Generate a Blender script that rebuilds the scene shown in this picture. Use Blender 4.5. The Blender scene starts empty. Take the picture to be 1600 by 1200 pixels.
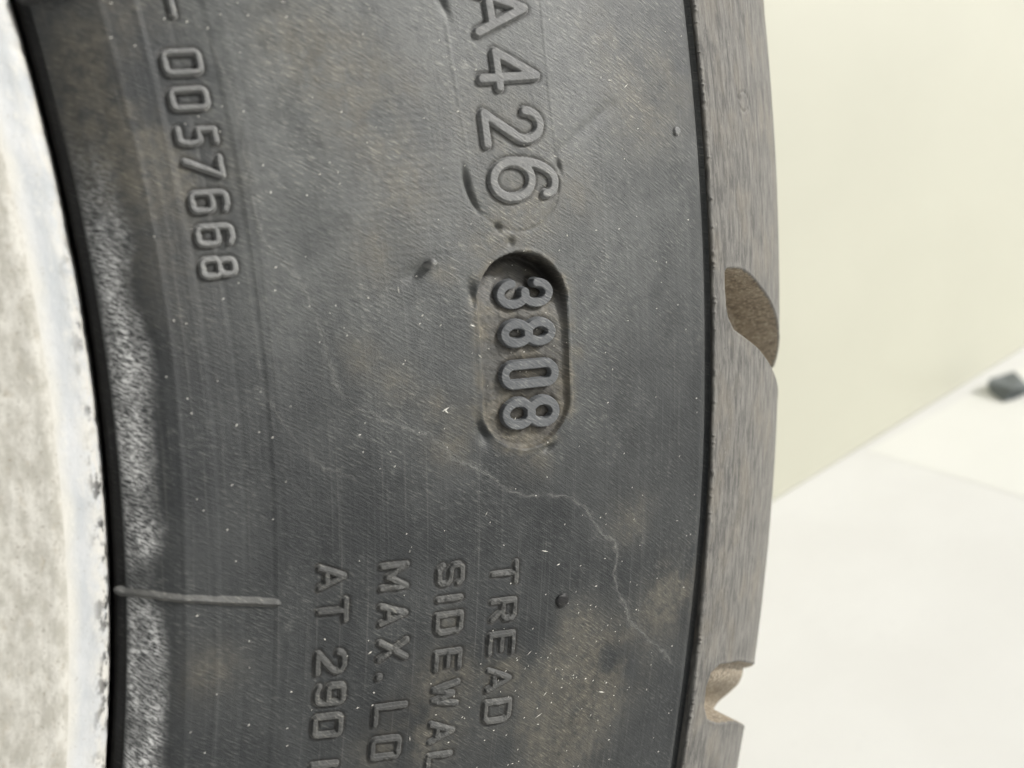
import bpy, math, random
import numpy as np
from mathutils import Matrix

S = bpy.context.scene
C = S.collection
random.seed(4)
RNG = np.random.default_rng(7)
MM = 0.001
HUB = 325.42                      # hub height above the floor in mm (tyre radius)

# ------------------------------------------------------------------ camera
cd = bpy.data.cameras.new('camera')
cam = bpy.data.objects.new('camera', cd)
C.objects.link(cam)
cd.sensor_width = 36.0
cd.lens = 27.0
cd.clip_start = 0.002
cd.clip_end = 60.0
R = ((0.8514546762875497, 0.3970398361247698, -0.34261392668436563),
     (-0.4165808119892559, 0.11520476220400698, -0.9017695325569003),
     (-0.31856767147724846, 0.910542273206211, 0.2634908108341346))
mw = Matrix(R).to_4x4()
mw.translation = (214.4337 * MM, -75.9949 * MM, (HUB - 58.7012) * MM)
cam.matrix_world = mw
cd.dof.use_dof = True
cd.dof.focus_distance = 0.0865
cd.dof.aperture_fstop = 23.0
S.camera = cam

# ------------------------------------------------------------------ light
SUN_EL = math.radians(23)
SUN_DIR = (0.84, -0.54)           # horizontal direction towards the sun
w = bpy.data.worlds.new('World')
S.world = w
w.use_nodes = True
wn = w.node_tree
sky = wn.nodes.new('ShaderNodeTexSky')
sky.sky_type = 'NISHITA'
sky.sun_disc = False
sky.sun_elevation = SUN_EL
sky.sun_rotation = math.atan2(SUN_DIR[0], SUN_DIR[1])
sky.air_density = 1.0
sky.dust_density = 4.0
sky.ozone_density = 1.0
hs = wn.nodes.new('ShaderNodeHueSaturation')
hs.inputs['Saturation'].default_value = 0.12
wn.links.new(sky.outputs[0], hs.inputs['Color'])
bg = wn.nodes['Background']
wn.links.new(hs.outputs[0], bg.inputs['Color'])
bg.inputs['Strength'].default_value = 0.078
sd = bpy.data.lights.new('sun', 'SUN')
sun = bpy.data.objects.new('sun', sd)
C.objects.link(sun)
sd.energy = 2.2
sd.angle = math.radians(5)
sd.color = (1.0, 0.98, 0.95)
from mathutils import Vector
ce = math.cos(SUN_EL)
L = Vector((SUN_DIR[0] * ce, SUN_DIR[1] * ce, math.sin(SUN_EL)))
sun.rotation_euler = L.to_track_quat('Z', 'Y').to_euler()
sun.location = (1, -1, 1)
S.view_settings.view_transform = 'Standard'
S.view_settings.look = 'None'
S.view_settings.exposure = 0.38
S.view_settings.gamma = 1.0

# ------------------------------------------------------------------ node helpers
class NT:
    def __init__(self, name):
        self.m = bpy.data.materials.new(name)
        self.m.use_nodes = True
        self.t = self.m.node_tree
        self.b = self.t.nodes['Principled BSDF']
        self.uv = None

    def n(self, typ, **kw):
        o = self.t.nodes.new(typ)
        for k, v in kw.items():
            setattr(o, k, v)
        return o

    def put(self, sock, v):
        if hasattr(v, 'is_output'):
            self.t.links.new(v, sock)
        else:
            if isinstance(v, tuple) and len(v) == 3 and sock.type == 'RGBA':
                v = (*v, 1.0)
            sock.default_value = v

    def coord(self, scale=(1, 1, 1), rot=0.0, src='uv'):
        if src == 'uv':
            if self.uv is None:
                self.uv = self.n('ShaderNodeUVMap', uv_map='UVMap').outputs[0]
            c = self.uv
        else:
            c = self.n('ShaderNodeTexCoord').outputs['Object']
        if rot:
            r = self.n('ShaderNodeVectorRotate', rotation_type='Z_AXIS')
            self.put(r.inputs['Vector'], c)
            r.inputs['Angle'].default_value = rot
            c = r.outputs[0]
        mlt = self.n('ShaderNodeVectorMath', operation='MULTIPLY')
        self.put(mlt.inputs[0], c)
        mlt.inputs[1].default_value = scale
        return mlt.outputs[0]

    def noise(self, vec, scale=1.0, detail=3.0, rough=0.55, dist=0.0):
        o = self.n('ShaderNodeTexNoise')
        self.put(o.inputs['Vector'], vec)
        o.inputs['Scale'].default_value = scale
        o.inputs['Detail'].default_value = detail
        o.inputs['Roughness'].default_value = rough
        o.inputs['Distortion'].default_value = dist
        return o.outputs['Fac']

    def ramp(self, v, a, b, lo=0.0, hi=1.0):
        o = self.n('ShaderNodeMapRange', interpolation_type='SMOOTHSTEP')
        self.put(o.inputs['Value'], v)
        o.inputs['From Min'].default_value = a
        o.inputs['From Max'].default_value = b
        o.inputs['To Min'].default_value = lo
        o.inputs['To Max'].default_value = hi
        return o.outputs[0]

    def math(self, op, a, b=0.0):
        o = self.n('ShaderNodeMath', operation=op)
        self.put(o.inputs[0], a)
        self.put(o.inputs[1], b)
        return o.outputs[0]

    def mix(self, f, a, b):
        o = self.n('ShaderNodeMix', data_type='RGBA')
        self.put(o.inputs[0], f)
        self.put(o.inputs[6], a)
        self.put(o.inputs[7], b)
        return o.outputs[2]

    def attr(self, name):
        return self.n('ShaderNodeAttribute', attribute_name=name).outputs['Fac']

    def bump(self, h, dist, strength=1.0, prev=None):
        o = self.n('ShaderNodeBump')
        self.put(o.inputs['Height'], h)
        o.inputs['Distance'].default_value = dist
        o.inputs['Strength'].default_value = strength
        if prev is not None:
            self.put(o.inputs['Normal'], prev)
        return o.outputs[0]

    def done(self, col, rough, nrm=None, spec=None):
        self.put(self.b.inputs['Base Color'], col)
        self.put(self.b.inputs['Roughness'], rough)
        if nrm is not None:
            self.put(self.b.inputs['Normal'], nrm)
        if spec is not None:
            self.put(self.b.inputs['Specular IOR Level'], spec)
        return self.m


FIBRE = math.radians(57)         # direction of the brushed scratches on the rubber

def rubber(name, dark, light, top=None, dust_sheen=True, glitter=False, rough=0.5):
    k = NT(name)
    big = k.noise(k.coord((.05, .06, 1)), 1.0, 4, .6)
    mid = k.noise(k.coord((.35, .35, 1)), 1.0, 5, .65)
    v = k.math('ADD', k.math('MULTIPLY', big, .75), k.math('MULTIPLY', mid, .25))
    col = k.mix(k.ramp(v, .38, .64), dark, light)
    # circumferential moulding streaks
    st = k.noise(k.coord((.03, 2.2, 1)), 1.0, 3, .6)
    col = k.mix(k.ramp(st, .56, .75, 0, .28), col, (.16, .16, .15))
    col = k.mix(k.ramp(st, .30, .42, .22, 0), col, (.025, .025, .026))
    fib = k.noise(k.coord((.85, 5.6, 1), FIBRE), 1.0, 4, .7)
    fine = k.noise(k.coord((9, 9, 1)), 1.0, 2, .6)
    patch = k.noise(k.coord((.11, .13, 1)), 1.0, 3, .6)
    if dust_sheen:
        dm = k.math('MULTIPLY', k.attr('dust_sheen'), k.ramp(mid, .25, .65, .6, 1))
        col = k.mix(dm, col, (.205, .211, .203))
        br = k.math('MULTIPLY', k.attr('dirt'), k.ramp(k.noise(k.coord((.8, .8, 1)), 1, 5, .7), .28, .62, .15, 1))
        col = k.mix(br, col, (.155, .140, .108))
        col = k.mix(k.math('MULTIPLY', k.attr('grime_shade'), .85), col, (.022, .019, .016))  # dirt packed round the characters, plus the painted shadow in the recess
        col = k.mix(k.math('MULTIPLY', k.attr('crack'), .8), col, (.29, .29, .27))
    fm = k.math('MULTIPLY', k.ramp(fib, .53, .66), k.ramp(patch, .38, .64, .3, .85))
    hi = k.n('ShaderNodeVectorMath', operation='MULTIPLY_ADD')
    k.put(hi.inputs[0], col)
    hi.inputs[1].default_value = (2.1, 2.05, 1.9)
    hi.inputs[2].default_value = (.035, .034, .03)
    lo = k.n('ShaderNodeVectorMath', operation='MULTIPLY')
    k.put(lo.inputs[0], col)
    lo.inputs[1].default_value = (.45, .46, .48)
    col = k.mix(fm, col, hi.outputs[0])
    dk = k.ramp(fib, .33, .46, .7, 0)
    col = k.mix(dk, col, lo.outputs[0])
    if glitter:
        gl = k.noise(k.coord((1.2, 6.0, 1), FIBRE), 1.0, 6, .8)
        gm = k.math('MULTIPLY', k.attr('scuff'), k.ramp(gl, .47, .55))
        col = k.mix(gm, col, (.78, .78, .76))
        col = k.mix(k.math('MULTIPLY', k.attr('scuff'), k.ramp(gl, .34, .45, .5, 0)), col, (.02, .02, .02))
    n = k.bump(fib, 1.2e-4, .8)
    n = k.bump(fine, 2.2e-5, .5, n)
    n = k.bump(st, 8e-5, .35, n)
    if dust_sheen:
        wv = k.n('ShaderNodeTexWave', wave_type='BANDS', bands_direction='X', wave_profile='SIN')
        k.put(wv.inputs['Vector'], k.coord((1, .12, 1)))
        wv.inputs['Scale'].default_value = .45
        wv.inputs['Distortion'].default_value = 1.2
        wv.inputs['Detail'].default_value = 2
        n = k.bump(k.math('MULTIPLY', k.attr('cord'), wv.outputs['Fac']), 4e-5, .45, n)
    return k.done(col, k.ramp(mid, .3, .7, rough - .06, rough + .1), n, .36)

M_SIDE = rubber('worn_sidewall_rubber', (.022, .0245, .026), (.040, .043, .0435), glitter=True, rough=.43)
M_REC = rubber('dusty_recess_rubber', (.030, .028, .025), (.062, .055, .045))
M_GLYPH = rubber('moulded_letter_rubber', (.17, .172, .168), (.22, .222, .215), dust_sheen=False, rough=.46)
M_DATE = rubber('date_digit_rubber', (.095, .101, .106), (.128, .134, .138), dust_sheen=False, rough=.5)
M_LIP = rubber('clean_bead_rubber', (.009, .009, .009), (.018, .018, .018), dust_sheen=False, rough=.38)

def tread_mat():
    k = NT('dusty_tread_rubber')
    st = k.noise(k.coord((.22, 1.5, 1)), 1.0, 7, .72, .5)
    st2 = k.noise(k.coord((.8, 2.6, 1), .10), 1.0, 7, .78, .4)
    mid = k.noise(k.coord((.13, .22, 1)), 1.0, 4, .6)
    fine = k.noise(k.coord((5, 9, 1)), 1.0, 3, .7)
    col = k.mix(k.ramp(st, .36, .64), (.095, .092, .086), (.215, .207, .188))
    col = k.mix(k.ramp(mid, .46, .66, 0, .45), col, (.215, .194, .158))
    col = k.mix(k.ramp(st2, .56, .70, 0, .65), col, (.34, .32, .28))
    col = k.mix(k.ramp(st2, .32, .45, .6, 0), col, (.055, .055, .056))
    vor = k.n('ShaderNodeTexVoronoi')
    k.put(vor.inputs['Vector'], k.coord((.9, 1.1, 1)))
    col = k.mix(k.ramp(vor.outputs['Distance'], .03, .09, .7, 0), col, (.62, .58, .5))
    n = k.bump(st2, 1.2e-4, .8)
    n = k.bump(fine, 3e-5, .5, n)
    return k.done(col, .72, n, .35)

def groove_mat():
    k = NT('muddy_groove_rubber')
    a = k.noise(k.coord((900, 900, 900), 0, 'obj'), 1.0, 6, .75)
    b = k.noise(k.coord((2100, 2100, 2100), 0, 'obj'), 1.0, 3, .75)
    col = k.mix(k.ramp(a, .36, .62), (.17, .138, .10), (.34, .285, .21))
    col = k.mix(k.ramp(b, .52, .60, 0, .85), col, (.50, .44, .34))
    n = k.bump(a, 7e-4, .8)
    n = k.bump(b, 1.5e-4, .7, n)
    return k.done(col, .62, n, .45)

def rim_mat(name, chamfer):
    k = NT(name)
    a = k.noise(k.coord((.30, .75, 1)), 1.0, 7, .68)
    b = k.noise(k.coord((.55, 1.1, 1)), 1.0, 6, .68)
    c = k.noise(k.coord((2.0, 2.6, 1)), 1.0, 3, .6)
    g = k.noise(k.coord((.12, .2, 1)), 1.0, 3, .6)
    if chamfer:
        col = k.mix(k.ramp(g, .35, .65), (.43, .45, .46), (.54, .55, .55))
        vy = k.n('ShaderNodeSeparateXYZ')
        k.put(vy.inputs[0], k.coord())
        vj = k.math('ADD', vy.outputs['Y'], k.math('MULTIPLY', g, 2.0))
        col = k.mix(k.math('MULTIPLY', k.ramp(vj, 211.0, 213.2), k.ramp(a, .38, .58, .1, 1)), col, (.59, .575, .525))
        col = k.mix(k.ramp(vj, 211.2, 209.6), col, (.61, .595, .54))
        col = k.mix(k.ramp(b, .54, .70, 0, .5), col, (.66, .645, .59))
        col = k.mix(k.ramp(c, .28, .38, .5, 0), col, (.30, .28, .24))
        col = k.mix(k.math('MULTIPLY', k.attr('chips'), k.ramp(b, .43, .52, 1, 0)), col, (.04, .038, .036))
    else:
        col = k.mix(k.ramp(a, .36, .66), (.40, .385, .335), (.60, .585, .53))
        col = k.mix(k.ramp(b, .30, .45, .55, 0), col, (.36, .315, .235))
        col = k.mix(k.ramp(c, .30, .42, .7, 0), col, (.25, .225, .18))
        col = k.mix(k.ramp(b, .58, .72, 0, .6), col, (.66, .65, .60))
    n = k.bump(b, 1.5e-4, .5)
    n = k.bump(a, 1e-4, .35, n)
    return k.done(col, .48, n, .5)

def plain(name, c1, c2, sc, rough=.5, spots=None, src='object', bumpd=0.0):
    k = NT(name)
    a = k.noise(k.coord((sc, sc, sc), 0, src), 1.0, 4, .6)
    col = k.mix(k.ramp(a, .32, .68), c1, c2)
    if spots:
        s_sc, th, sc_col, amt = spots
        vor = k.n('ShaderNodeTexVoronoi')
        k.put(vor.inputs['Vector'], k.coord((s_sc,) * 3, 0, src))
        msk = k.noise(k.coord((s_sc * .31,) * 3, 0, src), 1.0, 1, .5)
        f = k.math('MULTIPLY', k.ramp(vor.outputs['Distance'], th * .5, th, amt, 0), k.ramp(msk, .5, .6))
        col = k.mix(f, col, sc_col)
    n = k.bump(a, bumpd, .4) if bumpd else None
    return k.done(col, rough, n)

M_TREAD = tread_mat()
M_GROOVE = groove_mat()
M_RIM = rim_mat('oxidised_rim_paint', False)
M_RIML = rim_mat('scuffed_rim_edge', True)
M_WALL = plain('cream_panel', (.545, .54, .445), (.585, .58, .48), 3.0, .42, (42., .10, (.9, .9, .84), .6))
M_FLOOR = plain('white_floor', (.855, .85, .83), (.89, .888, .87), 9.0, .55, (60., .13, (.45, .44, .40), .55))
M_SUNLIT = plain('sunlit_floor_white', (.91, .91, .87), (.93, .93, .89), 9.0, .55, (75., .14, (.55, .54, .48), .5))  # brighter copy of the floor white, for its sunlit part
M_FRAG = plain('grey_rubber_scrap', (.13, .15, .155), (.20, .22, .225), 60.0, .6, bumpd=2e-4)
M_SPECK = plain('pale_dust', (.72, .70, .62), (.85, .83, .76), 900.0, .6)
M_CRACK = plain('pale_crack_edge', (.075, .076, .074), (.15, .15, .143), 700.0, .65)

# ------------------------------------------------------------------ mesh helpers
def link(name, me, mat, parent=None):
    o = bpy.data.objects.new(name, me)
    me.materials.append(mat)
    C.objects.link(o)
    if parent is not None:
        o.parent = parent
    return o

def mesh(name, V, F, uv=None, attrs=None, smooth=True):
    """V (n,3) in mm, F (m,k) vertex indices, uv (n,2) in mm per vertex."""
    V = np.asarray(V, dtype=np.float64)
    F = np.asarray(F, dtype=np.int32)
    used = np.unique(F)
    if len(used) != len(V):
        re = np.full(len(V), -1, np.int32)
        re[used] = np.arange(len(used))
        F = re[F]
        V = V[used]
        uv = None if uv is None else uv[used]
        attrs = None if attrs is None else {a: b[used] for a, b in attrs.items()}
    me = bpy.data.meshes.new(name)
    m, kk = F.shape
    me.vertices.add(len(V))
    me.vertices.foreach_set('co', (V * MM).astype(np.float32).ravel())
    me.loops.add(m * kk)
    me.loops.foreach_set('vertex_index', F.ravel())
    me.polygons.add(m)
    me.polygons.foreach_set('loop_start', np.arange(0, m * kk, kk, dtype=np.int32))
    me.polygons.foreach_set('use_smooth', np.full(m, smooth))
    me.update(calc_edges=True)
    if uv is not None:
        l = me.uv_layers.new(name='UVMap')
        l.data.foreach_set('uv', uv[F.ravel()].astype(np.float32).ravel())
    for a, b in (attrs or {}).items():
        at = me.attributes.new(a, 'FLOAT', 'POINT')
        at.data.foreach_set('value', b.astype(np.float32))
    me.validate()
    return me

def absorb(o, me):
    """add a coarser stretch of the same part to its mesh"""
    import bmesh
    bm = bmesh.new()
    bm.from_mesh(o.data)
    bm.from_mesh(me)
    bm.to_mesh(o.data)
    bm.free()
    bpy.data.meshes.remove(me)

def quads(nu, nv, flip=False):
    i, j = np.meshgrid(np.arange(nu - 1), np.arange(nv - 1), indexing='ij')
    a = i * nv + j
    q = np.stack([a, a + 1, a + nv + 1, a + nv], -1).reshape(-1, 4)
    return q[:, ::-1] if flip else q

def sstep(x, a, b):
    t = np.clip((x - a) / (b - a), 0, 1)
    return t * t * (3 - 2 * t)

_tab = RNG.random((256, 256))
def vnoise(x, y):
    xi = np.floor(x).astype(int); yi = np.floor(y).astype(int)
    fx = x - xi; fy = y - yi
    fx = fx * fx * (3 - 2 * fx); fy = fy * fy * (3 - 2 * fy)
    g = lambda a, b: _tab[a % 256, b % 256]
    return ((g(xi, yi) * (1 - fx) + g(xi + 1, yi) * fx) * (1 - fy)
            + (g(xi, yi + 1) * (1 - fx) + g(xi + 1, yi + 1) * fx) * fy)

def fbm(x, y, o=4):
    s = 0; a = .5
    for k in range(o):
        s = s + a * vnoise(x * 2 ** k + 17 * k, y * 2 ** k + 31 * k); a *= .5
    return s

def segdist(px, py, pts):
    d = np.full(px.shape, 1e9)
    for (x0, y0), (x1, y1) in zip(pts[:-1], pts[1:]):
        vx, vy = x1 - x0, y1 - y0
        l2 = vx * vx + vy * vy + 1e-12
        t = np.clip(((px - x0) * vx + (py - y0) * vy) / l2, 0, 1)
        d = np.minimum(d, np.hypot(px - x0 - t * vx, py - y0 - t * vy))
    return d

TH0 = -18.0
def U(th, r=250.0):               # circumferential length in mm
    return np.radians(np.asarray(th) - TH0) * 250.0

# ------------------------------------------------------------------ the sidewall as a surface of revolution
PR = np.array([(200, .0), (216, 0), (217.4, .4), (219, 1.5), (222, 2.5), (228, 2.3), (234, 2.45), (240, 2.9), (246, 3.1),
               (253, 3.05), (262, 3.1), (270, 2.75), (277, 1.9), (282.9, .9)])
_r = np.arange(200, 290, .05)
_z = np.interp(_r, PR[:, 0], PR[:, 1])
_zs = np.convolve(np.pad(_z, 30, mode='edge'), np.hanning(61) / np.hanning(61).sum(), 'valid')
_zs = np.where(_r < 219.5, _z + (_zs - _z) * np.clip((_r - 217.5) / 2, 0, 1), _zs)
def prof(r):
    return np.interp(r, _r, _zs)

def P3(th, r, y):
    """angle in degrees, radius, depth (mm) -> world mm"""
    t = np.radians(th)
    return np.stack([r * np.cos(t), np.broadcast_to(y, np.shape(r * np.cos(t))), r * np.sin(t) + HUB], -1)

REC_A, REC_B, REC_R = (-16.38, 256.8), (-18.72, 256.75), 5.2
def loc(th, r):                   # flat mm coordinates for features: x down the picture, y outward
    return -np.radians(th - TH0) * r, r

def ploc(p):
    return (-math.radians(p[0] - TH0) * p[1], p[1])

def rec_sdf(x, y):
    return segdist(x, y, [ploc(REC_A), ploc(REC_B)]) - REC_R

def rec_depth(x, y):
    xa, xb = ploc(REC_A)[0], ploc(REC_B)[0]
    t = np.clip((x - xa + 5) / (xb - xa + 10), 0, 1)
    return .45 + 2.9 * np.exp(-((x - xa + 5.4) / 4.0) ** 2) * (1 + .07 * (y - 256.8)) + .012 * (y - 256.8)

SIX_C, SIX_R = (-13.62, 256.9), 5.1
def gauss(x, y, p, sx, sy, ang=0.0):
    px, py = ploc(p)
    dx, dy = x - px, y - py
    c, s = math.cos(ang), math.sin(ang)
    return np.exp(-(((dx * c + dy * s) / sx) ** 2 + ((-dx * s + dy * c) / sy) ** 2))

MOLD = [[(-4, 263.2), (-9.83, 262.56), (-10.93, 262.2), (-11.98, 262.05), (-12.72, 262.12), (-13.48, 262.08)],
        [(-11.74, 265.73), (-12.41, 267.07), (-13.07, 267.75), (-14.27, 267.41), (-15.49, 267.19)],
        [(-7, 251.9), (-10.51, 251.89), (-10.91, 251.84), (-11.52, 251.91), (-12.27, 252.05), (-13.24, 252.32)],
        [(-13.45, 262.09), (-13.77, 264.54), (-14.06, 266.84)]]

def relief(th, r):
    """moulded and worn relief of the sidewall above its revolved profile, in mm"""
    x, y = loc(th, r)
    h = .05 * (fbm(x / 14, y / 9) - .5) + .03 * (fbm(x / 2.5 + 9, y / 2.0) - .5)
    # circumferential mould rings
    for rr, a, wd in ((222.6, .05, .25), (227.7, -.03, .2), (224.9, .015, .15), (231.5, .02, .3), (266.9, .02, .2), (271.3, -.02, .25)):
        rw = rr + .15 * np.sin(x / 9 + rr)
        h = h + a * np.exp(-((y - rw) / wd) ** 2)
    # step bands near the bead
    h = h - .06 * sstep(y, 225.2, 225.6) + .06 * sstep(y, 230.2, 230.6)
    for pl, a in zip(MOLD, (.055, .03, .03, .035)):
        h = h + a * np.exp(-(segdist(x, y, [ploc(p) for p in pl]) / .11) ** 2)
    # disc of the mould plug round the 6
    sx, sy = ploc(SIX_C)
    dd = np.hypot(x - sx, y - sy)
    arc = sstep(x - sx, -1.5, 1.0)
    h = h - .10 * np.exp(-((dd - SIX_R) / .13) ** 2) * arc
    for p, s1, s2, ang, dp in (((-13.52, 251.7), 1.1, .30, .15, .55), ((-13.95, 252.1), 1.35, .26, .35, .5), ((-14.62, 254.6), .4, .35, .3, .5),
                               ((-16.05, 251.1), 1.3, .55, .12, .6), ((-19.33, 251.45), 1.25, .6, .35, .8), ((-19.92, 259.3), .3, .7, 0.4, .5),
                               ((-13.35, 262.2), .8, .25, .2, .35), ((-9.7, 251.9), 1.3, .35, .2, .5),
                               ((-15.5, 245.5), .8, 1.5, .55, .38), ((-14.98, 255.9), .35, .35, 0, .4)):
        h = h - dp * gauss(x, y, p, s1, s2, ang)
    # shallow crease fanning away from the 6
    cr = segdist(x, y, [ploc((-13.1, 262.2)), ploc((-12.64, 265.4)), ploc((-12.1, 269.6))])
    h = h - .13 * np.exp(-(cr / .6) ** 2)
    # recess for the date code
    s = rec_sdf(x, y) + .30 * (fbm(x / 1.1, y / 1.1) - .5)
    ridge = .07 * np.exp(-((s - .12) / .16) ** 2)
    dep = sstep(-s, -.02, .42)
    rough = .20 * (fbm(x / .6, y / .6) - .5) + .12 * (fbm(x / .3, y / .3) - .5)
    h = h + ridge - rec_depth(x, y) * dep + rough * dep
    # edge groove against the tread
    gw = .33 + .28 * sstep(-th, 20, 28)
    h = h - (.75 + .5 * sstep(-th, 20, 28)) * np.exp(-((y - 282.6) / np.where(y < 282.6, gw * 1.7, gw * .7)) ** 2) + .10 * np.exp(-((y - 280.9) / .8) ** 2)
    return h

def dirt_fields(th, r):
    x, y = loc(th, r)
    n1 = fbm(x / 5 + 3, y / 4 + 8)
    n2 = fbm(x / 2.2 + 40, y / 2.2)
    d = np.zeros_like(x)
    for p, s, a in (((-12.0, 244.3), 5, .5), ((-11.2, 242.5), 4, .4), ((-13.7, 245.7), 3, .4), ((-14.3, 257.8), 3.5, .6), ((-14.9, 253.5), 2.5, .5),
                    ((-12.3, 273.4), 4.5, .45), ((-11.5, 278.7), 4, .4), ((-14.0, 264), 3, .4), ((-15.0, 242.4), 3, .5), ((-15.6, 248.2), 1.2, .9),
                    ((-20.2, 257.1), 2.0, .7), ((-17.3, 239), 2, .4), ((-18.0, 242.6), 2, .35), ((-18.8, 250.3), 1.5, .5), ((-18.6, 246.7), 1.6, .4),
                    ((-24.55, 263.5), 2.4, .4), ((-26.5, 262.7), 6, .75), ((-25.9, 268.6), 4.5, .6), ((-24.2, 277.6), 4, .75), ((-25.3, 248.2), 3, .6),
                    ((-23.9, 248.3), .9, .9), ((-25.4, 255.0), 2.2, .6), ((-26.7, 241.7), 3, .4), ((-19.6, 248), 2.2, .45), ((-11, 221.4), 4, .55),
                    ((-12.2, 222.4), 4, .5), ((-24.5, 224.6), 2.5, .35), ((-10.3, 238), 4, .4), ((-10.7, 271), 4, .4), ((-17.7, 262.9), 1, .5),
                    ((-13.0, 226.9), 3.5, .35), ((-26.9, 246), 4, .4), ((-12.4, 257), 4.5, .4), ((-22, 270.5), 3, .3)):
        d = d + a * gauss(x, y, p, s, s)
    d = d + .4 * gauss(x, y, (-11.5, 222.5), 14, 4.5) + .55 * gauss(x, y, (-26.8, 264.5), 8, 4.0)
    d = np.clip(d * sstep(n1, .15, .55) * 1.1, 0, .48)
    s = rec_sdf(x, y)
    d = np.maximum(d, .75 * np.exp(-(np.clip(s, 0, None) / .8) ** 2) * sstep(n2, .32, .6))
    dust_sheen = (.08 * sstep(n1, .3, .65) + .72 * sstep(th, -23.0, -9.5) * (.72 + .28 * sstep(n1, .05, .6))) * sstep(y, 222, 236) * (1 - .5 * sstep(y, 264, 281))  # dust, thicker upward; the sheen of the upper sidewall is painted in too
    dust_sheen = np.clip(dust_sheen, 0, .8)
    scuff = sstep(y, 217.4, 217.9) * (1 - sstep(y + 3.0 * (n1 - .45), 219.0, 221.4)) * sstep(-th, 11.0, 16.5)
    gap = np.exp(-((th + 22.2) / .55) ** 2)
    scuff = scuff * (1 - .8 * gap) * (.48 + .52 * sstep(fbm(x / 3.0 + 2, y / 1.1 + 5), .30, .52))
    cord = np.exp(-(((th + 13) / 3.2) ** 2 + ((y - 245) / 8) ** 2))
    return dict(dirt=d, dust_sheen=dust_sheen, scuff=scuff, cord=cord)

# ------------------------------------------------------------------ shapes of the moulded characters
def arc(cx, cy, rx, ry, a0, a1, n=14):
    t = np.radians(np.linspace(a0, a1, n))
    return [(cx + rx * math.cos(a), cy + ry * math.sin(a)) for a in t]

def rrect(x0, y0, x1, y1, r):
    r = min(r, (x1 - x0) / 2, (y1 - y0) / 2)
    p = arc(x1 - r, y1 - r, r, r, 0, 90, 7) + arc(x0 + r, y1 - r, r, r, 90, 180, 7) + arc(x0 + r, y0 + r, r, r, 180, 270, 7) + arc(x1 - r, y0 + r, r, r, 270, 360, 7)
    return p + p[:1]

def strokes(c, W, H, st):
    q = lambda *a: [(x * W, y * H) for x, y in a]
    r = {'serial': .42, 'spec': .35}.get(st, 9)
    if c == '0' or c == 'O':
        return [rrect(0, 0, W, H, r)]
    if c == '8':
        if st == 'date':
            return [arc(W / 2, H * .255, W / 2, H * .255, 0, 360, 28), arc(W / 2, H * .745, W / 2, H * .255, 0, 360, 28)]
        return [rrect(0, 0, W, H * .54, r), rrect(W * .06, H * .54, W * .94, H, r)]
    if c == '3':
        return [arc(W * .5, H * .255, W * .5, H * .255, 182, 360 + 100, 22), arc(W * .5, H * .745, W * .5, H * .255, -100, 178, 22)]
    if c == '5':
        return [q((.95, 1), (.12, 1), (.08, .56), (.72, .56)) + arc(W * .72, H * .28, W * .28, H * .28, 90, -90, 9) + q((.0, .0))]
    if c == '7':
        return [q((0, 1), (1, 1), (.12, 0))]
    if c == '6':
        if st == 'mould':
            return [arc(W * .5, H * .31, W * .5, H * .31, 0, 360, 30), arc(W * .62, H * .36, W * .62, H * .64, 180, 78, 16) + arc(W * .72, H * .83, W * .24, H * .16, 80, 0, 6)]
        return [rrect(0, 0, W, H * .58, r), q((0, .3), (0, .8)) + arc(W * .3, H * .8, W * .3, H * .2, 180, 90, 5) + q((.7, 1), (.98, .93))]
    if c == '9':
        return [rrect(0, H * .44, W, H, r), q((1, .7), (1, .2)) + arc(W * .7, H * .2, W * .3, H * .2, 0, -90, 5) + q((.3, 0), (.03, .08))]
    if c == '2':
        if st == 'mould':
            return [arc(W * .47, H * .72, W * .47, H * .28, 175, -28, 18) + q((.0, .0), (1, 0))]
        return [q((0, .78)) + arc(W * .3, H * .8, W * .3, H * .2, 180, 90, 4) + q((.7, 1), (.95, .9), (1, .7), (.85, .52), (0, 0), (1, 0))]
    if c == '4':
        return [q((.74, 0), (.74, 1), (0, .30), (1, .30))]
    D = {'A': [((0, 0), (.5, 1), (1, 0)), ((.18, .3), (.82, .3))], 'T': [((0, 1), (1, 1)), ((.5, 0), (.5, 1))],
         'K': [((0, 0), (0, 1)), ((1, 1), (.05, .45)), ((.35, .6), (1, 0))], 'M': [((0, 0), (0, 1), (.5, .25), (1, 1), (1, 0))],
         'X': [((0, 0), (1, 1)), ((0, 1), (1, 0))], '.': [((.5, 0.0), (.5, .04))], 'L': [((0, 1), (0, 0), (1, 0))],
         'S': [((1, .84), (.82, 1), (.18, 1), (0, .86), (0, .64), (.18, .52), (.82, .48), (1, .36), (1, .14), (.82, 0), (.18, 0), (0, .16))],
         'I': [((.5, 0), (.5, 1))], 'D': [((0, 0), (0, 1), (.8, 1), (1, .85), (1, .15), (.8, 0), (0, 0))],
         'E': [((1, 1), (0, 1), (0, 0), (1, 0)), ((0, .5), (.85, .5))], 'W': [((0, 1), (.25, 0), (.5, .8), (.75, 0), (1, 1))],
         'R': [((0, 0), (0, 1), (.8, 1), (1, .88), (1, .6), (.8, .48), (0, .48)), ((.5, .48), (1, 0))], '-': [((.1, .5), (.9, .5))]}
    return [q(*pl) for pl in D[c]]

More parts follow.
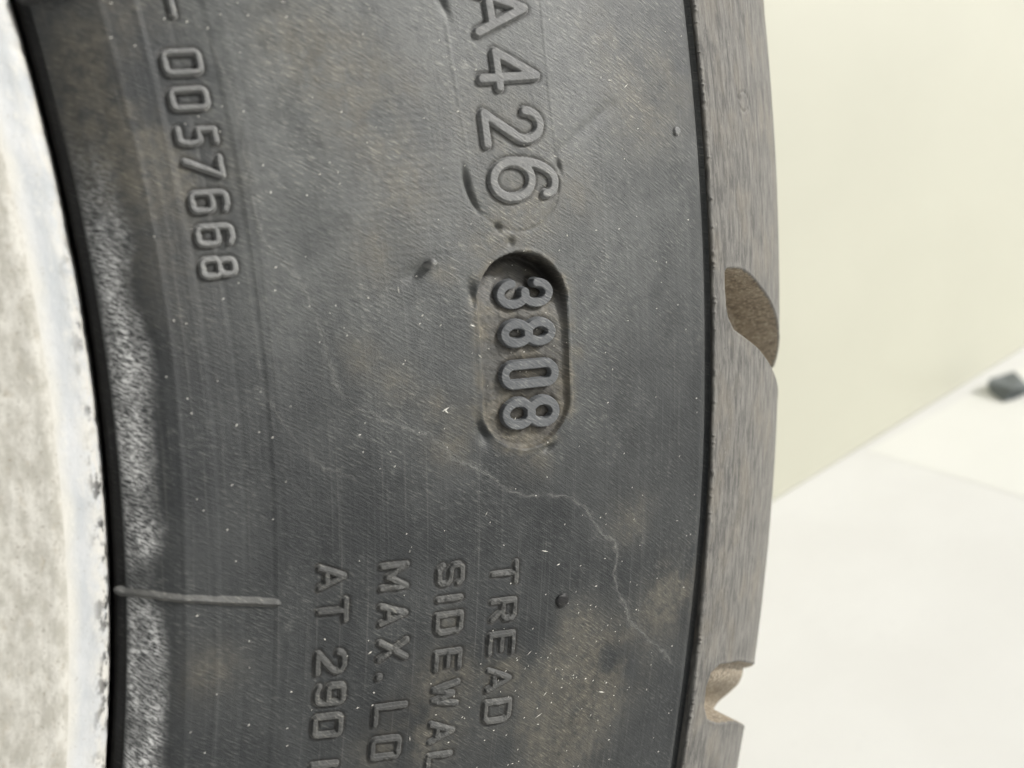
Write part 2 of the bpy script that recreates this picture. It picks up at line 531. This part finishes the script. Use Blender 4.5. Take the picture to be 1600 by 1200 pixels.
TEXT = {
 'serial': [('-', -9.479, 226.17, 2.74, 3.46), ('0', -10.65, 226.03, 2.25, 3.32), ('0', -11.395, 225.95, 2.08, 3.32), ('5', -12.166, 225.86, 1.8, 3.5), ('7', -12.837, 225.91, 2.1, 3.44), ('6', -13.57, 225.91, 2.07, 3.4), ('6', -14.301, 225.93, 2.04, 3.35), ('8', -15.012, 225.88, 2.01, 3.24)],
 'mould': [('A', -9.988, 254.59, 4.88, 6.33), ('4', -11.221, 254.21, 4.3, 7.0), ('2', -12.459, 253.85, 3.94, 7.08), ('6', -13.61, 254.03, 4.53, 7.92)],
 'date': [('3', -16.193, 253.89, 3.22, 6.71), ('8', -17.111, 253.9, 3.06, 6.55), ('0', -18.091, 253.7, 3.11, 6.92), ('8', -19.019, 253.67, 3.51, 6.96)],
 'spec': [('A', -22.528, 234.15, 2.73, 3.02), ('T', -23.373, 234.15, 2.75, 3.23), ('2', -24.668, 234.12, 2.71, 3.26), ('9', -25.481, 234.18, 2.47, 3.28), ('0', -26.281, 234.17, 2.61, 3.23), ('K', -27.508, 234.27, 2.57, 3.06),
          ('M', -22.668, 240.23, 3.0, 3.24), ('A', -23.611, 240.22, 2.49, 3.27), ('X', -24.515, 240.23, 2.51, 3.49), ('.', -25.171, 240.21, 1.23, 3.38), ('L', -26.168, 240.22, 2.49, 3.81), ('O', -27.021, 240.19, 2.65, 3.48),
          ('S', -22.781, 246.27, 2.68, 3.29), ('I', -23.391, 246.28, 0.76, 3.23), ('D', -24.011, 246.22, 2.64, 3.39), ('E', -24.957, 246.34, 2.54, 3.34), ('W', -25.825, 246.36, 3.12, 3.37), ('A', -26.797, 246.37, 2.72, 3.24), ('L', -27.594, 246.43, 2.45, 3.19),
          ('T', -22.924, 252.45, 2.92, 3.42), ('R', -23.856, 252.49, 2.73, 3.37), ('E', -24.713, 252.46, 2.82, 3.47), ('A', -25.628, 252.54, 2.92, 3.26), ('D', -26.464, 252.54, 2.86, 3.59)]}
STY = {'serial': (.29, .40, .17, .05), 'mould': (.50, .36, .13, .075), 'date': (.53, .62, .11, .055), 'spec': (.36, .30, .22, .045)}

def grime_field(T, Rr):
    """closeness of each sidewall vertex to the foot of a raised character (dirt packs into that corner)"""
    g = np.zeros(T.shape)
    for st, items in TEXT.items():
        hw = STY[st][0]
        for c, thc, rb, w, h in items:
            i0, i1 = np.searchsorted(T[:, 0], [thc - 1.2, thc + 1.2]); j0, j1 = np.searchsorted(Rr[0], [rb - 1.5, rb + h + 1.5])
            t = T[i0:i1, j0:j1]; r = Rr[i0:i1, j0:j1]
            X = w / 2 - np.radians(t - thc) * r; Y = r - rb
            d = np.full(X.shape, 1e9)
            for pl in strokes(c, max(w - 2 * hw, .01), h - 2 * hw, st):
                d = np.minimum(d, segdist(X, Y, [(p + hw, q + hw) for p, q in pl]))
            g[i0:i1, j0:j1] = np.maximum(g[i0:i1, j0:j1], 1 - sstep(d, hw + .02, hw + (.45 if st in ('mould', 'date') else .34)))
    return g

# courses of the fine age cracks on the sidewall (angle, radius)
CR = [[(-14.44, 231.48), (-14.9, 232.85), (-15.32, 234.06), (-15.75, 234.72), (-16.26, 235.48), (-16.81, 235.96), (-17.25, 236.16), (-17.83, 236.74), (-18.28, 237.34)],
      [(-18.44, 237.84), (-18.54, 239.11), (-18.79, 240.62), (-18.95, 242.19), (-19.15, 244.31), (-19.22, 245.43), (-19.58, 247.09), (-19.97, 248.44), (-20.22, 250.85), (-20.46, 252.38), (-20.84, 254.23), (-21.05, 256.43), (-21.12, 258.06)],
      [(-21.06, 259.23), (-21.23, 262.29), (-21.54, 263.93), (-21.81, 264.92), (-22.27, 266.31), (-22.48, 268.05), (-22.95, 268.81), (-23.33, 268.3), (-23.75, 269.08), (-24.24, 270.29), (-24.64, 271.26), (-25.17, 274.16), (-25.59, 276.79), (-25.99, 278.71)],
      [(-9.74, 229.34), (-10.12, 230.07), (-10.78, 230.79), (-11.35, 231.43), (-11.89, 231.2), (-12.91, 231.31), (-13.6, 231.12), (-14.5, 231.67)],
      [(-17.85, 229.89), (-18.7, 231.57), (-19.45, 233.57), (-19.88, 235.23), (-20.2, 238.0)]]
def crack_field(T, Rr):
    x, y = loc(T, Rr)
    wx = x + .8 * (fbm(x / .9 + 3, y / .9) - .47); wy = y + .8 * (fbm(x / .9, y / .9 + 8) - .47)
    g = np.zeros(T.shape)
    for c, a in zip(CR, (.36, .36, .36, .30, .15)):
        p = [ploc(q) for q in c]
        lo = min(q[0] for q in p) - 2; hi = max(q[0] for q in p) + 2
        m = (x > lo) & (x < hi) & (y > min(q[1] for q in p) - 2) & (y < max(q[1] for q in p) + 2)
        d = segdist(wx[m], wy[m], p)
        n = fbm(x[m] / .35 + 9, y[m] / .35)
        g[m] = np.maximum(g[m], a * (np.exp(-(d / .10) ** 2) + .40 * np.exp(-(d / .55) ** 2) * sstep(n, .38, .6)) * sstep(fbm(x[m] / 2.5, y[m] / 2.5), .22, .5))
    return np.clip(g, 0, 1)

# ------------------------------------------------------------------ setting
def tag(o, label, cat, group=None):
    o['label'] = label; o['category'] = cat
    if group:
        o['group'] = group

def box_mesh(name, lo, hi, bev=0.0):
    import bmesh
    bm = bmesh.new()
    bmesh.ops.create_cube(bm, size=1)
    for v in bm.verts:
        v.co = [lo[i] * MM + (v.co[i] + .5) * (hi[i] - lo[i]) * MM for i in range(3)]
    if bev:
        bmesh.ops.bevel(bm, geom=bm.edges[:], offset=bev * MM, segments=3, profile=.6, affect='EDGES')
    me = bpy.data.meshes.new(name)
    bm.to_mesh(me); bm.free()
    return me

WALL_Y = 311.0
fl = link('floor', mesh('floor', [(-30000, -30000, 0), (30000, -30000, 0), (30000, 30000, 0), (-30000, 30000, 0)], [(0, 1, 2, 3)]), M_FLOOR)
fl['kind'] = 'structure'
sh = link('sunlit_floor_strip', box_mesh('sunlit_floor_strip', (0, 0, 0), (420, 560, .12), 0.0), M_SUNLIT)  # added slab: sunlight on the floor painted as a whiter strip
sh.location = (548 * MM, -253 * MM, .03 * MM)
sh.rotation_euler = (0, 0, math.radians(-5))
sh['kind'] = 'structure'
wl = link('panel_wall', box_mesh('panel_wall', (-1600, WALL_Y, .4), (2200, WALL_Y + 22, 1500), 1.5), M_WALL)
tag(wl, 'smooth cream panel wall standing on the white floor behind the wheel', 'wall')

# ------------------------------------------------------------------ the wheel
wheel = bpy.data.objects.new('motorcycle_wheel', None)
C.objects.link(wheel)
tag(wheel, 'worn black motorcycle tyre on a pale oxidised rim, moulded date code 3808 on its sidewall', 'wheel')

FINE0, FINE1 = -36.0, -2.0

def ring(name, profile, mat, parent, th_a=-180.0, th_b=180.0, step=1.0, relief_on=False):
    """revolved strip through profile points (r, y)"""
    th = np.linspace(th_a, th_b, int(round((th_b - th_a) / step)) + 1)
    pr = np.asarray(profile, float)
    T, Rr = np.meshgrid(th, pr[:, 0], indexing='ij')
    Y = np.broadcast_to(pr[:, 1], T.shape)
    V = P3(T, Rr, Y).reshape(-1, 3)
    s = np.concatenate([[0], np.cumsum(np.hypot(*np.diff(pr, axis=0).T))]) + pr[0, 0]
    uv = np.stack([U(T), np.broadcast_to(s, T.shape)], -1).reshape(-1, 2)
    return mesh(name, V, quads(len(th), len(pr)), uv)

# sidewall: fine sector
th = np.arange(FINE0, FINE1 + 1e-6, .036)
rr = np.concatenate([np.arange(217.45, 219.0, .1), np.arange(219.0, 282.9, .145), [282.9]])
T, Rr = np.meshgrid(th, rr, indexing='ij')
Gr = grime_field(T, Rr)
Hh = relief(T, Rr) - .09 * Gr
V = P3(T, Rr, 0 * T)
V[..., 1] = -(prof(Rr) + Hh)
att = {k: v.ravel() for k, v in dirt_fields(T, Rr).items()}
att['crack'] = crack_field(T, Rr).ravel()
_x, _y = loc(T, Rr)
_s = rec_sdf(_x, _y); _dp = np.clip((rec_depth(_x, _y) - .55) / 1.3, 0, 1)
WallShade = sstep(-_s, -.05, .12) * (1 - sstep(-_s, .7, 1.5)) * _dp  # shadow crescent on the recess wall, painted into the colour
att['dirt'] = att['dirt'] * (1 - .9 * WallShade.ravel())
att['grime_shade'] = np.maximum(WallShade.ravel(), Gr.ravel() * 0)
att['grime_shade'] = np.maximum(att['grime_shade'], (Gr * (.45 + .55 * sstep(fbm(T * 9, Rr * 1.6), .3, .6))).ravel())
uv = np.stack([U(T), Rr], -1).reshape(-1, 2)
Q = quads(len(th), len(rr))
x, y = loc(T, Rr)
sd_ = rec_sdf(x, y).ravel()
inrec = sd_[Q].mean(1) < -.02
VV = V.reshape(-1, 3)
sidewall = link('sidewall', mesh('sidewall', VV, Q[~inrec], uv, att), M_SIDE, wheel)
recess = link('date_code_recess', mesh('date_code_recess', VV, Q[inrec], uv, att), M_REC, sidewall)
recess['label'] = 'brown dusty oval recess sunk into the sidewall round the digits 3808'
del V, VV, Q, T, Rr
# rest of the same sidewall round the wheel
rp = np.concatenate([np.arange(217.45, 282.9, 2.5), [282.0, 282.45, 282.9]])
rest = ring('sidewall_remainder', [(a, -(prof(a) - (.75 if abs(a - 282.45) < .1 else 0))) for a in rp], M_SIDE, None, FINE1, 360 + FINE0, 1.0)
absorb(sidewall, rest)
# bead lip and the dark gap beside the rim
lip = [(215.3, 7.0), (216.2, 3.6), (216.35, 2.2), (216.5, 1.25), (216.8, .95), (217.2, .8), (217.38, .75), (217.45, .2), (217.45, -.42)]
link('bead_lip', ring('bead_lip', lip, M_LIP, None, -180, 180, .25), M_LIP, wheel)
far = [(282.9, 131.0), (262, 134), (240, 133.5), (226, 132), (217.4, 131)]
link('sidewall', ring('far_sidewall', far, M_SIDE, None, -180, 180, 1.0), M_SIDE, wheel)

# tread: elliptical crown, arc length s from the shoulder edge
YC, TA, TB = 65.0, 65.9 * 1.01, 49.0
s0 = (YC + .9) / TA
RC = 283.3 - TB * math.sqrt(1 - s0 * s0)
ph = np.linspace(math.asin(s0), -math.asin(s0), 4000)
tr_r = RC + TB * np.cos(ph); tr_y = YC - TA * np.sin(ph)
tr_s = np.concatenate([[0], np.cumsum(np.hypot(np.diff(tr_r), np.diff(tr_y)))])
S_END = tr_s[-1]
def tread_pt(s):
    r = np.interp(s, tr_s, tr_r); yy = np.interp(s, tr_s, tr_y)
    e = .05
    dr = np.interp(s + e, tr_s, tr_r) - np.interp(s - e, tr_s, tr_r)
    dy = np.interp(s + e, tr_s, tr_y) - np.interp(s - e, tr_s, tr_y)
    l = np.hypot(dr, dy) + 1e-12
    return r, yy, dy / l, -dr / l       # outward normal (r, y)

# groove outlines in (angle, s)
TEAR = [(-16.02, 2.75), (-16.12, 2.3), (-16.44, 2.25), (-16.94, 2.42), (-17.26, 2.84), (-17.58, 4.1), (-17.88, 7.34), (-18.2, 11.0), (-18.62, 15.1),
        (-18.94, 18.34), (-19.6, 25), (-20.6, 36), (-21.8, 60), (-20.4, 60), (-19.2, 36), (-18.3, 28), (-17.56, 21.24), (-17.06, 16.62), (-16.64, 12.11), (-16.22, 8.07), (-16.06, 5.53)]
NOTCH = [(-27.68, 25.18), (-26.68, 11.37), (-26.44, 5.35), (-26.58, 3.38), (-26.96, 2.67), (-27.5, 2.84), (-27.9, 3.92), (-28.16, 6.62), (-28.5, 12.85),
         (-29.3, 22.0), (-30.6, 36), (-32.0, 60), (-29.8, 60), (-28.6, 36)]
def shift(pl, d):
    return [(a + d, b) for a, b in pl]
GROOVES = [shift(TEAR, 10.45), TEAR, NOTCH, shift(TEAR, -20.9)]
def poly_sdf(px, py, pts):
    d = segdist(px, py, pts + pts[:1])
    ins = np.zeros(px.shape, bool)
    n = len(pts)
    for i in range(n):
        x0, y0 = pts[i]; x1, y1 = pts[(i + 1) % n]
        if y0 == y1:
            continue
        c = ((y0 > py) != (y1 > py)) & (px < (x1 - x0) * (py - y0) / (y1 - y0) + x0)
        ins ^= c
    return np.where(ins, -d, d)

th = np.arange(FINE0, FINE1 + 1e-6, .03)
ss = np.concatenate([[-.9, -.45, -.15], np.arange(0, 1, .1), np.arange(1, 34, .17), np.arange(34, 66.1, .5)])
T, Sx = np.meshgrid(th, ss, indexing='ij')
r_, y_, nr, ny = tread_pt(np.clip(Sx, 0.001, None))
X = np.radians(T - TH0) * 283.0
gs = np.full(T.shape, 1e9)
for pl in GROOVES:
    pts = [(math.radians(a - TH0) * 283.0, b) for a, b in pl]
    m = (X[:, 0] > min(p[0] for p in pts) - 3) & (X[:, 0] < max(p[0] for p in pts) + 3)
    gs[m] = np.minimum(gs[m], poly_sdf(X[m], Sx[m], pts))
hh = .05 * (fbm(X / 5, Sx / 1.3 + 70) - .5) + .02 * (fbm(X / 1.2 + 5, Sx / .35) - .5)
gfloor = .5 * (fbm(X / 1.6, Sx / 1.6 + 20) - .5)
hh = hh - ((3.7 + 2.0 * sstep(Sx, 5, 16)) * sstep(-gs, -.03, .9) + gfloor * sstep(-gs, .2, 1.2) + .8 * sstep(-gs, .8, 3.0))
cen = np.interp(Sx, [2, 5, 12, 25, 36, 60], [-27.1, -27.3, -27.6, -28.5, -29.6, -30.9])
nd = 1.5 + 3.4 * sstep(cen - T, -.45, .75)
hh = np.where(abs(T - cen) < 2.4, .05 * (fbm(X / 5, Sx / 1.3 + 70) - .5) - nd * sstep(-gs, -.03, .8) + .35 * gfloor * sstep(-gs, .2, 1.2), hh)
hh = hh + .06 * np.exp(-((gs - .15) / .2) ** 2)
# vent nub scar, an oval ring
nx, ns = math.radians(-12.08 - TH0) * 283.0, 9.0
e = np.hypot((X - nx) / 1.15, (Sx - ns) / 1.35)
hh = hh - .16 * np.exp(-((e - 1) / .14) ** 2) - .25 * gauss(T * 0 + X, Sx, (0, 0), 1, 1) * 0
hh = hh - .35 * np.exp(-(((X - nx - .5) / .5) ** 2 + ((Sx - ns + 1.1) / .35) ** 2))
# rough flash along the shoulder edge
edge = np.exp(-(np.clip(Sx, 0, None) / .5) ** 2)
hh = hh + edge * (.30 * (fbm(X / .8, Sx * 0 + 3) - .45) + .30 * sstep(vnoise(X / .30, Sx * 0 + 9), .72, .95))
hh = hh - .25 * np.exp(-(np.clip(Sx, 0, None) / .12) ** 2)
hh = np.where(Sx < 0, 0, hh)
Rv = r_ + nr * hh; Yv = y_ + ny * hh
Rv = np.where(Sx < 0, 283.3 - .25 * (Sx < -.3) - .2 * (Sx < -.6), Rv); Yv = np.where(Sx < 0, -.9 + .25 - Sx * 1.6, Yv)
V = P3(T, Rv, Yv).reshape(-1, 3)
uv = np.stack([X, Sx], -1).reshape(-1, 2)
Q = quads(len(th), len(ss))
gq = gs.ravel()[Q].mean(1)
tread = link('tread', mesh('tread', V, Q[gq >= -.06], uv), M_TREAD, wheel)
ang = np.degrees(uv[:, 0] / 283.0) + TH0
qa = ang[Q].mean(1); qs = uv[:, 1][Q].mean(1)
for pl in GROOVES:
    a = np.array([p[0] for p in pl])
    mid_ = np.interp(qs, [2, 36], [a[np.array([p[1] for p in pl]) < 6].mean(), a[np.array([p[1] for p in pl]) > 30].mean() if (np.array([p[1] for p in pl]) > 30).any() else a.mean()])
    sel = (gq < -.06) & (abs(qa - mid_) < 4.0)
    if sel.any():
        link('tread_groove', mesh('tread_groove', V, Q[sel], uv), M_GROOVE, tread)
crown = [(np.interp(s, tr_s, tr_r), np.interp(s, tr_s, tr_y)) for s in np.linspace(66, S_END, 24)]
absorb(tread, ring('tread_crown', crown, M_TREAD, None, FINE0, FINE1, .5))
crown = [(282.9, 0)] + [(np.interp(s, tr_s, tr_r), np.interp(s, tr_s, tr_y)) for s in np.linspace(0, S_END, 40)]
absorb(tread, ring('tread_remainder', crown, M_TREAD, None, FINE1, 360 + FINE0, 1.0))
del V, Q, T, Sx

# rim: scuffed outer edge and the oxidised flange inside it
def rim_part(name, pr, mat, chip=False):
    pr = np.asarray(pr, float)
    pts = []
    for a, b in zip(pr[:-1], pr[1:]):
        k = max(1, int(np.hypot(*(b - a)) / .35)) if a[0] > 200 else 1
        pts += [a + (b - a) * i / k for i in range(k)]
    pts = np.array(pts + [pr[-1]])
    th = np.concatenate([np.arange(-180, FINE0, 1.0), np.arange(FINE0, FINE1, .09), np.arange(FINE1, 180.01, 1.0)])
    T, Rr = np.meshgrid(th, pts[:, 0], indexing='ij')
    Y = np.broadcast_to(pts[:, 1], T.shape)
    x, y = loc(T, Rr)
    wob = .10 * (fbm(x / 2.2, y / 1.2) - .5) + .05 * (fbm(x / .6, y / .5) - .5)
    fine = (T > FINE0) & (T < FINE1)
    wob = wob * fine
    edge_nick = .16 * sstep(fbm(x / 1.3 + 7, y * 0 + 2), .52, .75) * np.exp(-((215.95 - Rr) / .25) ** 2) * fine
    V = P3(T, Rr - edge_nick * .5, 0 * T); V[..., 1] = Y - wob + edge_nick
    s = np.concatenate([[0], np.cumsum(np.hypot(*np.diff(pts, axis=0).T))])
    uv = np.stack([U(T), 216 - np.broadcast_to(s, T.shape)], -1).reshape(-1, 2)
    n1 = fbm(x / 1.5 + 50, y / 1.0)
    chips = sstep(Rr, 214.6, 215.8) * sstep(n1, .35, .55) * sstep(-T, 11, 19)
    return mesh(name, V.reshape(-1, 3), quads(len(th), len(pts), True), uv, dict(chips=chips.ravel()))

rim = link('rim', rim_part('rim', [(212.9, -.95), (212.3, -1.2), (206, -1.3), (200, -1.0), (194, 1.5), (190, 8), (188, 25), (172, 42), (168, 65), (172, 88), (188, 105), (190, 122), (216, 130.5)], M_RIM), M_RIM, wheel)
link('rim_edge', rim_part('rim_edge', [(216.02, 4.0), (216.0, 1.0), (215.98, .25), (215.8, -.05), (215.2, -.3), (214, -.62), (213.3, -.85), (212.9, -.95)], M_RIML), M_RIML, rim)

# ------------------------------------------------------------------ raised characters
def glyph(c, st, thc, rb, w, h):
    hw, Ht, bev, res = STY[st]
    if c == '.':
        hw = .42
    if c == 'I' and w < 2 * hw:
        w = 2 * hw + .02
    x = np.arange(-hw * .3, w + hw * .3, res); y = np.arange(-hw * .3, h + hw * .3, res)
    Xg, Yg = np.meshgrid(x, y, indexing='ij')
    d = np.full(Xg.shape, 1e9)
    for pl in strokes(c, max(w - 2 * hw, .01), h - 2 * hw, st):
        d = np.minimum(d, segdist(Xg, Yg, [(a + hw, b + hw) for a, b in pl]))
    rg = rb + Yg
    tg = thc - np.degrees((Xg - w / 2) / rg)
    gx, gy = loc(tg, rg)
    wear = fbm(gx / .5 + 11, gy / .5)
    d = d + (.12 if st == 'spec' else .05) * (wear - .5)
    base = relief(tg, rg)
    if st == 'date':
        xm, ym = loc(np.array(thc), np.array(rb + h / 2))
        base = 0 * base - rec_depth(xm, ym) + .02 * (wear - .5)
        top = np.maximum(Ht, np.minimum(rec_depth(xm, ym) - .3, .95))
    else:
        top = Ht * (1 - (.5 * sstep(fbm(gx / 1.2, gy / 1.2 + 5), .42, .62) if st == 'spec' and rb > 239 else 0))
    z = base - .08 + (top + .08) * (1 - sstep(d, hw - bev, hw + .02))
    V = P3(tg, rg, 0 * tg); V[..., 1] = -(prof(rg) + z)
    Q = quads(len(x), len(y), True)
    keep = (d < hw + .02).ravel()[Q].any(1)
    uv = np.stack([U(tg), rg], -1).reshape(-1, 2)
    name = 'raised_digit' if c.isdigit() else {'-': 'raised_dash', '.': 'raised_dot'}.get(c, 'raised_letter')
    o = link(name, mesh(name, V.reshape(-1, 3), Q[keep], uv), M_DATE if st == 'date' else (M_GLYPH if st != 'spec' else M_SPEC), sidewall)
    return o

M_SPEC = rubber('worn_spec_letter_rubber', (.062, .063, .061), (.10, .10, .094), dust_sheen=False, rough=.48)
for st, items in TEXT.items():
    for it in items:
        glyph(it[0], st, *it[1:])

# ------------------------------------------------------------------ ribs, nubs, cracks and dust
def ridge(name, pts, hw, Ht, mat, wobble=0.0, n=220, m=9, taper=True):
    p = np.array([ploc(q) for q in pts])
    t = np.concatenate([[0], np.cumsum(np.hypot(*np.diff(p, axis=0).T))])
    tt = np.linspace(0, t[-1], n)
    cx = np.interp(tt, t, p[:, 0]); cy = np.interp(tt, t, p[:, 1])
    if wobble:
        cx = cx + wobble * (fbm(tt / .9 + 3, tt * 0) - .47); cy = cy + wobble * (fbm(tt / .9, tt * 0 + 8) - .47)
    dx = np.gradient(cx); dy = np.gradient(cy); l = np.hypot(dx, dy)
    k = np.linspace(-1, 1, m)
    wv = hw * (np.minimum(1, np.sqrt(np.minimum(tt, t[-1] - tt) / (1.2 * hw)) + .05) if taper else 1.0) * np.ones_like(tt)
    if wobble > .2:
        wv = wv * (.55 + .9 * sstep(fbm(tt / 1.4 + 60, tt * 0 + 1), .3, .7))
    Xg = cx[:, None] - dy[:, None] / l[:, None] * wv[:, None] * k; Yg = cy[:, None] + dx[:, None] / l[:, None] * wv[:, None] * k
    tg = TH0 - np.degrees(Xg / Yg)
    base = relief(tg, Yg) if name != 'mould_rib' else relief(tg, Yg) * .5
    z = base - .03 + (Ht + .03) * (np.cos(k * np.pi / 2) ** 2 if m > 9 else np.sqrt(np.clip(1 - k * k, 0, 1)))[None] * (wv / hw)[:, None] ** .5
    V = P3(tg, Yg, 0 * tg); V[..., 1] = -(prof(Yg) + z)
    uv = np.stack([U(tg), Yg], -1).reshape(-1, 2)
    return link(name, mesh(name, V.reshape(-1, 3), quads(n, m), uv), mat, sidewall)

ridge('mould_rib', [(-22.40, 216.45), (-22.47, 217.3), (-22.51, 219.76), (-22.68, 223.49), (-22.87, 226.84), (-23.03, 230.74), (-23.04, 230.9)], .46, .40, M_SPEC, m=15, wobble=.12)
ridge('mould_rib', [(-9.0, 216.5), (-9.05, 218.2), (-8.95, 224.0), (-8.8, 229.5)], .8, .7, M_LIP, m=15)
for c, hw in zip(CR, (.035, .04, .05, .028, .025)):
    ridge('surface_crack', c, hw, .022, M_CRACK, wobble=.75, n=320, m=5)

def nub(thc, r, rad, ht, lean=(0, 0), mat=None):
    n = 20
    rows = [(0, 1.25), (.15, 1.05), (.6, .95), (.9, .85), (1.0, .55), (1.02, 0.05)]
    px, py = ploc((thc, r))
    V = []
    for hgt, k in rows:
        for i in range(n):
            a = 2 * math.pi * i / n
            rr_ = rad * k * (1 + .12 * math.sin(3 * a + hgt * 4))
            xx = px + rr_ * math.cos(a) + lean[0] * hgt; yy = py + rr_ * math.sin(a) + lean[1] * hgt
            q = P3(np.array(TH0 - math.degrees(xx / yy)), np.array(yy), 0.0)
            q[1] = -(prof(yy) + hgt * ht - .05 + float(relief(np.array([thc]), np.array([r]))[0]))
            V.append(q)
    F = [(j * n + i, j * n + (i + 1) % n, (j + 1) * n + (i + 1) % n, (j + 1) * n + i) for j in range(len(rows) - 1) for i in range(n)]
    uv = np.stack([np.full(len(V), U(thc)) + np.array(V)[:, 0] * .7, np.array(V)[:, 2]], -1)
    return link('rubber_nub', mesh('rubber_nub', V, F, uv), mat or M_GLYPH, sidewall)

nub(-15.33, 246.85, .42, 1.15, (-.15, .2), M_GLYPH)
nub(-23.8, 261.43, .8, .26, (0, 0), M_LIP)
nub(-12.75, 278.64, .5, .3)

# pale dust flecks and short hairs on the rubber
V = []; F = []
for i in range(400):
    if i < 300:
        a, b = random.uniform(-30, -7), random.uniform(222, 281)
    elif i < 380:
        a, b = random.gauss(-25.5, 1.6), random.gauss(262, 6)
    else:
        a, b = random.gauss(-17.5, 2.0), random.gauss(257, 4)
    if not 218 < b < 281.5:
        continue
    big = random.random()
    ln = random.uniform(.05, .16) if big < .93 else random.uniform(.2, .5)
    wd = random.uniform(.035, .07) if big < .93 else random.uniform(.04, .08)
    an = random.gauss(-1.0, .5) if big < .8 else random.uniform(0, 3.1)
    z0 = float(relief(np.array([a]), np.array([b]))[0])
    px, py = ploc((a, b))
    k0 = len(V)
    for lx, ly, up in ((-1, 0, .02), (0, -1, .02), (1, 0, .02), (0, 1, .02), (0, 0, .075)):
        xx = px + lx * ln * math.cos(an) - ly * wd * math.sin(an); yy = py + lx * ln * math.sin(an) + ly * wd * math.cos(an)
        q = P3(np.array(TH0 - math.degrees(xx / yy)), np.array(yy), 0.0); q[1] = -(prof(yy) + z0 + up)
        V.append(q)
    F += [(k0, k0 + 1, k0 + 4), (k0 + 1, k0 + 2, k0 + 4), (k0 + 2, k0 + 3, k0 + 4), (k0 + 3, k0, k0 + 4)]
o = link('dust_fleck', mesh('dust_fleck', V, F, smooth=False), M_SPECK, sidewall)
o['kind'] = 'stuff'

# ------------------------------------------------------------------ grey scrap on the floor by the wall
TOP = [(708.4, 290.1), (717.1, 293.4), (724.0, 290.5), (733.7, 285.7), (722.5, 274.0), (714.7, 264.3), (706.8, 260.4), (703.7, 267.0)]
BOT = [(704.0, 286.0), (717.0, 295.0), (725.5, 292.5), (736.0, 286.5), (724.5, 273.0), (715.0, 261.5), (699.0, 264.5), (692.5, 269.0)]
def scrap():
    import bmesh
    bm = bmesh.new()
    ox, oy = 713.0, 278.0
    b = [bm.verts.new(((p - ox) * MM, (q - oy) * MM, 0)) for p, q in BOT]
    t = [bm.verts.new(((p - ox) * MM, (q - oy) * MM, (4.6 + .6 * math.sin(i * 2.1)) * MM)) for i, (p, q) in enumerate(TOP)]
    n = len(b)
    for i in range(n):
        bm.faces.new((b[i], b[(i + 1) % n], t[(i + 1) % n], t[i]))
    bm.faces.new(t); bm.faces.new(b[::-1])
    bmesh.ops.recalc_face_normals(bm, faces=bm.faces[:])
    bmesh.ops.bevel(bm, geom=bm.edges[:], offset=.2 * MM, segments=2, affect='EDGES')
    me = bpy.data.meshes.new('rubber_scrap')
    bm.to_mesh(me); bm.free()
    return me
sc_ = link('rubber_scrap', scrap(), M_FRAG)
sc_.location = (713 * MM, 278 * MM, .65 * MM)
tag(sc_, 'small dark grey torn scrap lying on the white floor near the cream wall', 'scrap')
